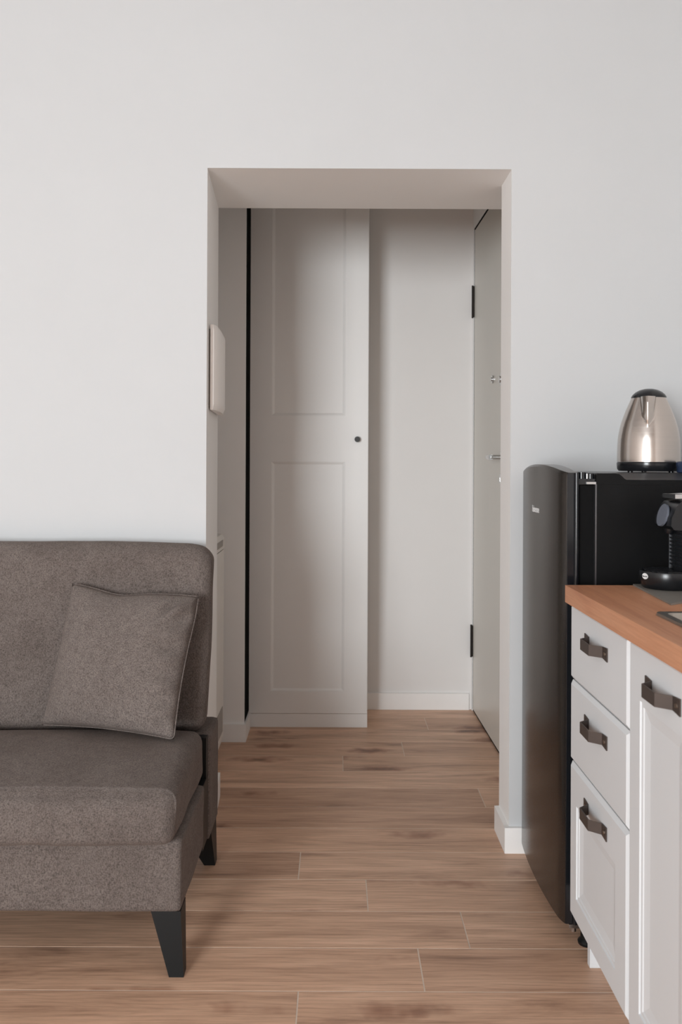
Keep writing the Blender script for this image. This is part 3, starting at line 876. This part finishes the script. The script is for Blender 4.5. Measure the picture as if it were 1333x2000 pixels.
# finer rings for the spout
pp = []
for (r0, z0), (r1, z1) in zip(prof, prof[1:]):
    k = 6 if z0 > 0.1 else 2
    for i in range(k): pp.append((r0+(r1-r0)*i/k, KZ+z0+(z1-z0)*i/k))
pp.append((prof[-1][0], KZ+prof[-1][1]))
bm = bmesh.new(); rings = lathe(bm, pp, KXc, KYc, 144, cap=False)
phi = math.atan2(-KYc, -KXc) - 0.03
for R in rings:
    for v in R:
        t = (v.co.z-KZ-0.120)/(0.2015-0.120)
        if t <= 0: continue
        d = math.atan2(v.co.y-KYc, v.co.x-KXc)-phi
        d = (d+math.pi) % (2*math.pi)-math.pi
        r = math.hypot(v.co.x-KXc, v.co.y-KYc)
        hw = 0.012*min(1, t*3)+0.008*t
        x = d*r/hw
        if abs(x) < 1.25:
            s = min(1, t*1.25)
            amp = 0.030*s
            sh = max(0, 1-abs(x))**0.8
            k = (r+amp*sh)/r
            v.co.x = KXc+(v.co.x-KXc)*k; v.co.y = KYc+(v.co.y-KYc)*k
mk('body', bm, M['steel'], kt, smooth='full')
bm = bmesh.new()
lathe(bm, [(0.0448, KZ+0.2005), (0.0452, KZ+0.2035), (0.0415, KZ+0.2095), (0.034, KZ+0.2165), (0.024, KZ+0.222), (0.012, KZ+0.2252), (0, KZ+0.226)], KXc, KYc, 64, cap=False)
lidk = mk('lid', bm, M['kblack'], kt, smooth='full')
bx = Vector((-math.cos(phi), -math.sin(phi), 0))
c0 = Vector((KXc, KYc, KZ))
bm = bmesh.new()
tube(bm, [c0+bx*0.030+Vector((0, 0, 0.212)), c0+bx*0.065+Vector((0, 0, 0.212)), c0+bx*0.098+Vector((0, 0, 0.198)), c0+bx*0.112+Vector((0, 0, 0.16)), c0+bx*0.112+Vector((0, 0, 0.11)), c0+bx*0.104+Vector((0, 0, 0.07)), c0+bx*0.080+Vector((0, 0, 0.05))], 0.010, 14)
mk('handle', bm, M['kblack'], kt, smooth='full')

# dark blue tin cut by the right edge of the frame
tn = empty('round_tin', (0.9175, 2.11, 1.166), 'small round dark blue tin on the fridge, right of the kettle', 'tin')
bm = bmesh.new(); lathe(bm, [(0.034, 1.1664), (0.037, 1.169), (0.037, 1.184)], 0.9175, 2.11, 40); mk('container', bm, M['navy'], tn, smooth=True)
bm = bmesh.new(); lathe(bm, [(0.0385, 1.184), (0.0385, 1.193), (0.036, 1.196), (0, 1.1965)], 0.9175, 2.11, 40); mk('lid', bm, M['navy'], tn, smooth=True)

# ------------------------------------------------------------------ coffee machine
CY = 1.865; CZ = KT+0.0045
cm = empty('coffee_machine', (0.90, CY, CZ), 'compact black capsule coffee machine on the grey mat at right', 'coffee machine')
bm = bmesh.new(); TX = 0.757
pr = []
for i in range(25):
    a = math.radians(90+180*i/24); pr.append((TX+0.062*math.cos(a), CY+0.060*math.sin(a)))
pr += [(0.800, CY-0.060), (0.800, CY+0.060)]
def scaled(f, dx=0): return [(TX+(x-TX)*f, CY+(y-CY)*f) for x, y in pr]
L_ = []
for f, z in ((0.86, CZ), (0.90, CZ+0.002), (0.97, CZ+0.012), (1.0, CZ+0.024), (1.0, CZ+0.034), (0.98, CZ+0.0385), (0.90, CZ+0.0385), (0.88, CZ+0.034)):
    L_.append([bm.verts.new((x, y, z)) for x, y in scaled(f)])
n = len(pr)
for A, B in zip(L_, L_[1:]):
    for i in range(n): bm.faces.new((A[i], A[(i+1) % n], B[(i+1) % n], B[i]))
bm.faces.new(L_[0][::-1]); bm.faces.new(L_[-1])
tr = mk('drip_tray', bm, M['cof'], cm, smooth=True)
bm = bmesh.new()
for k in range(9):
    y = CY-0.048+0.012*k
    hw = math.sqrt(max(0.0002, 0.052**2-(y-CY)**2))
    box(bm, TX-hw, TX+0.014, y-0.002, y+0.002, CZ+0.035, CZ+0.0405)
mk('grille', bm, M['cof'], tr)
# maker's emblem
ang = math.radians(197)
ev = Vector((math.cos(ang), math.sin(ang), 0))
ec = Vector((TX, CY, CZ+0.028)) + ev*0.0608
bm = bmesh.new(); disc(bm, ec, ev, 0.0068, 0.0012, 28, 0.0095); em = mk('emblem', bm, [M['emblem']], tr)
Re = Matrix(((math.sin(ang), 0, ev.x, 0), (-math.cos(ang), 0, ev.y, 0), (0, 1, 0, 0), (0, 0, 0, 1)))
tpos = ec + ev*0.0013 - Vector((math.sin(ang), -math.cos(ang), 0))*0.0078 + Vector((0, 0, -0.0016))
text_mesh("De'Longhi", 0.0040, Matrix.Translation(tpos) @ Re, 'logo', M['cof'], tr, 0.0001, 0.0002)
# body column
bm = bmesh.new()
prism(bm, [(0.790, CY-0.050), (0.777, CY-0.040), (0.773, CY), (0.777, CY+0.040), (0.790, CY+0.050), (1.07, CY+0.050), (1.07, CY-0.050)], CZ+0.0392, CZ+0.150)
mk('body', bm, M['cof'], cm, bevel=0.003)
bm = bmesh.new()
for k in range(11):
    z = CZ+0.050+0.0085*k
    prism(bm, [(0.788, CY-0.0525), (0.7745, CY-0.0415), (0.7705, CY), (0.7735, CY+0.030), (0.779, CY+0.030), (0.779, CY-0.038), (0.792, CY-0.049), (1.06, CY-0.049), (1.06, CY-0.0525)], z, z+0.0036)
mk('ribs', bm, M['ftrim'], cm)
mk('edge_strip', boxes((0.7735, 0.782, CY+0.0345, CY+0.0375, CZ+0.040, CZ+0.131)), M['edge'], cm)
# head
bm = bmesh.new()
pr = [(0.752, 0.134), (0.745, 0.142), (0.746, 0.160), (0.757, 0.186), (0.766, 0.196), (0.80, 0.202), (1.06, 0.200), (1.075, 0.19), (1.075, 0.150), (0.80, 0.150), (0.785, 0.132)]
A = [bm.verts.new((x, CY-0.047, CZ+z)) for x, z in pr]; B = [bm.verts.new((x, CY+0.047, CZ+z)) for x, z in pr]
bm.faces.new(A); bm.faces.new(B[::-1])
for i in range(len(pr)): bm.faces.new((A[i], A[(i+1) % len(pr)], B[(i+1) % len(pr)], B[i]))
mk('head', bm, M['cof'], cm, bevel=0.006, seg=3, smooth=True)
# glossy front plate of the head, tilted with its face
fn = Vector((-0.968, 0, 0.25)).normalized()
bm = bmesh.new(); disc(bm, Vector((0.7482, CY+0.002, CZ+0.164)), fn, 0.026, 0.005, 32, 0.026); mk('front_plate', bm, M['cofgrey'], cm, bevel=0.001, smooth=True)
bm = bmesh.new(); lathe(bm, [(0.008, CZ+0.122), (0.010, CZ+0.126), (0.011, CZ+0.140)], 0.764, CY+0.01, 24); mk('spout', bm, M['cof'], cm, smooth=True)
bm = bmesh.new()
tube(bm, [(0.772, CY-0.030, CZ+0.2085), (0.80, CY-0.034, CZ+0.2095), (0.87, CY-0.040, CZ+0.2095), (0.93, CY-0.046, CZ+0.199)], 0.0045, 12)
tube(bm, [(0.772, CY+0.030, CZ+0.2085), (0.80, CY+0.034, CZ+0.2095), (0.87, CY+0.040, CZ+0.2095), (0.93, CY+0.046, CZ+0.199)], 0.0045, 12)
box(bm, 0.758, 0.786, CY-0.036, CY+0.036, CZ+0.2035, CZ+0.213)
mk('lever', bm, M['chrome'], cm, bevel=0.0015)
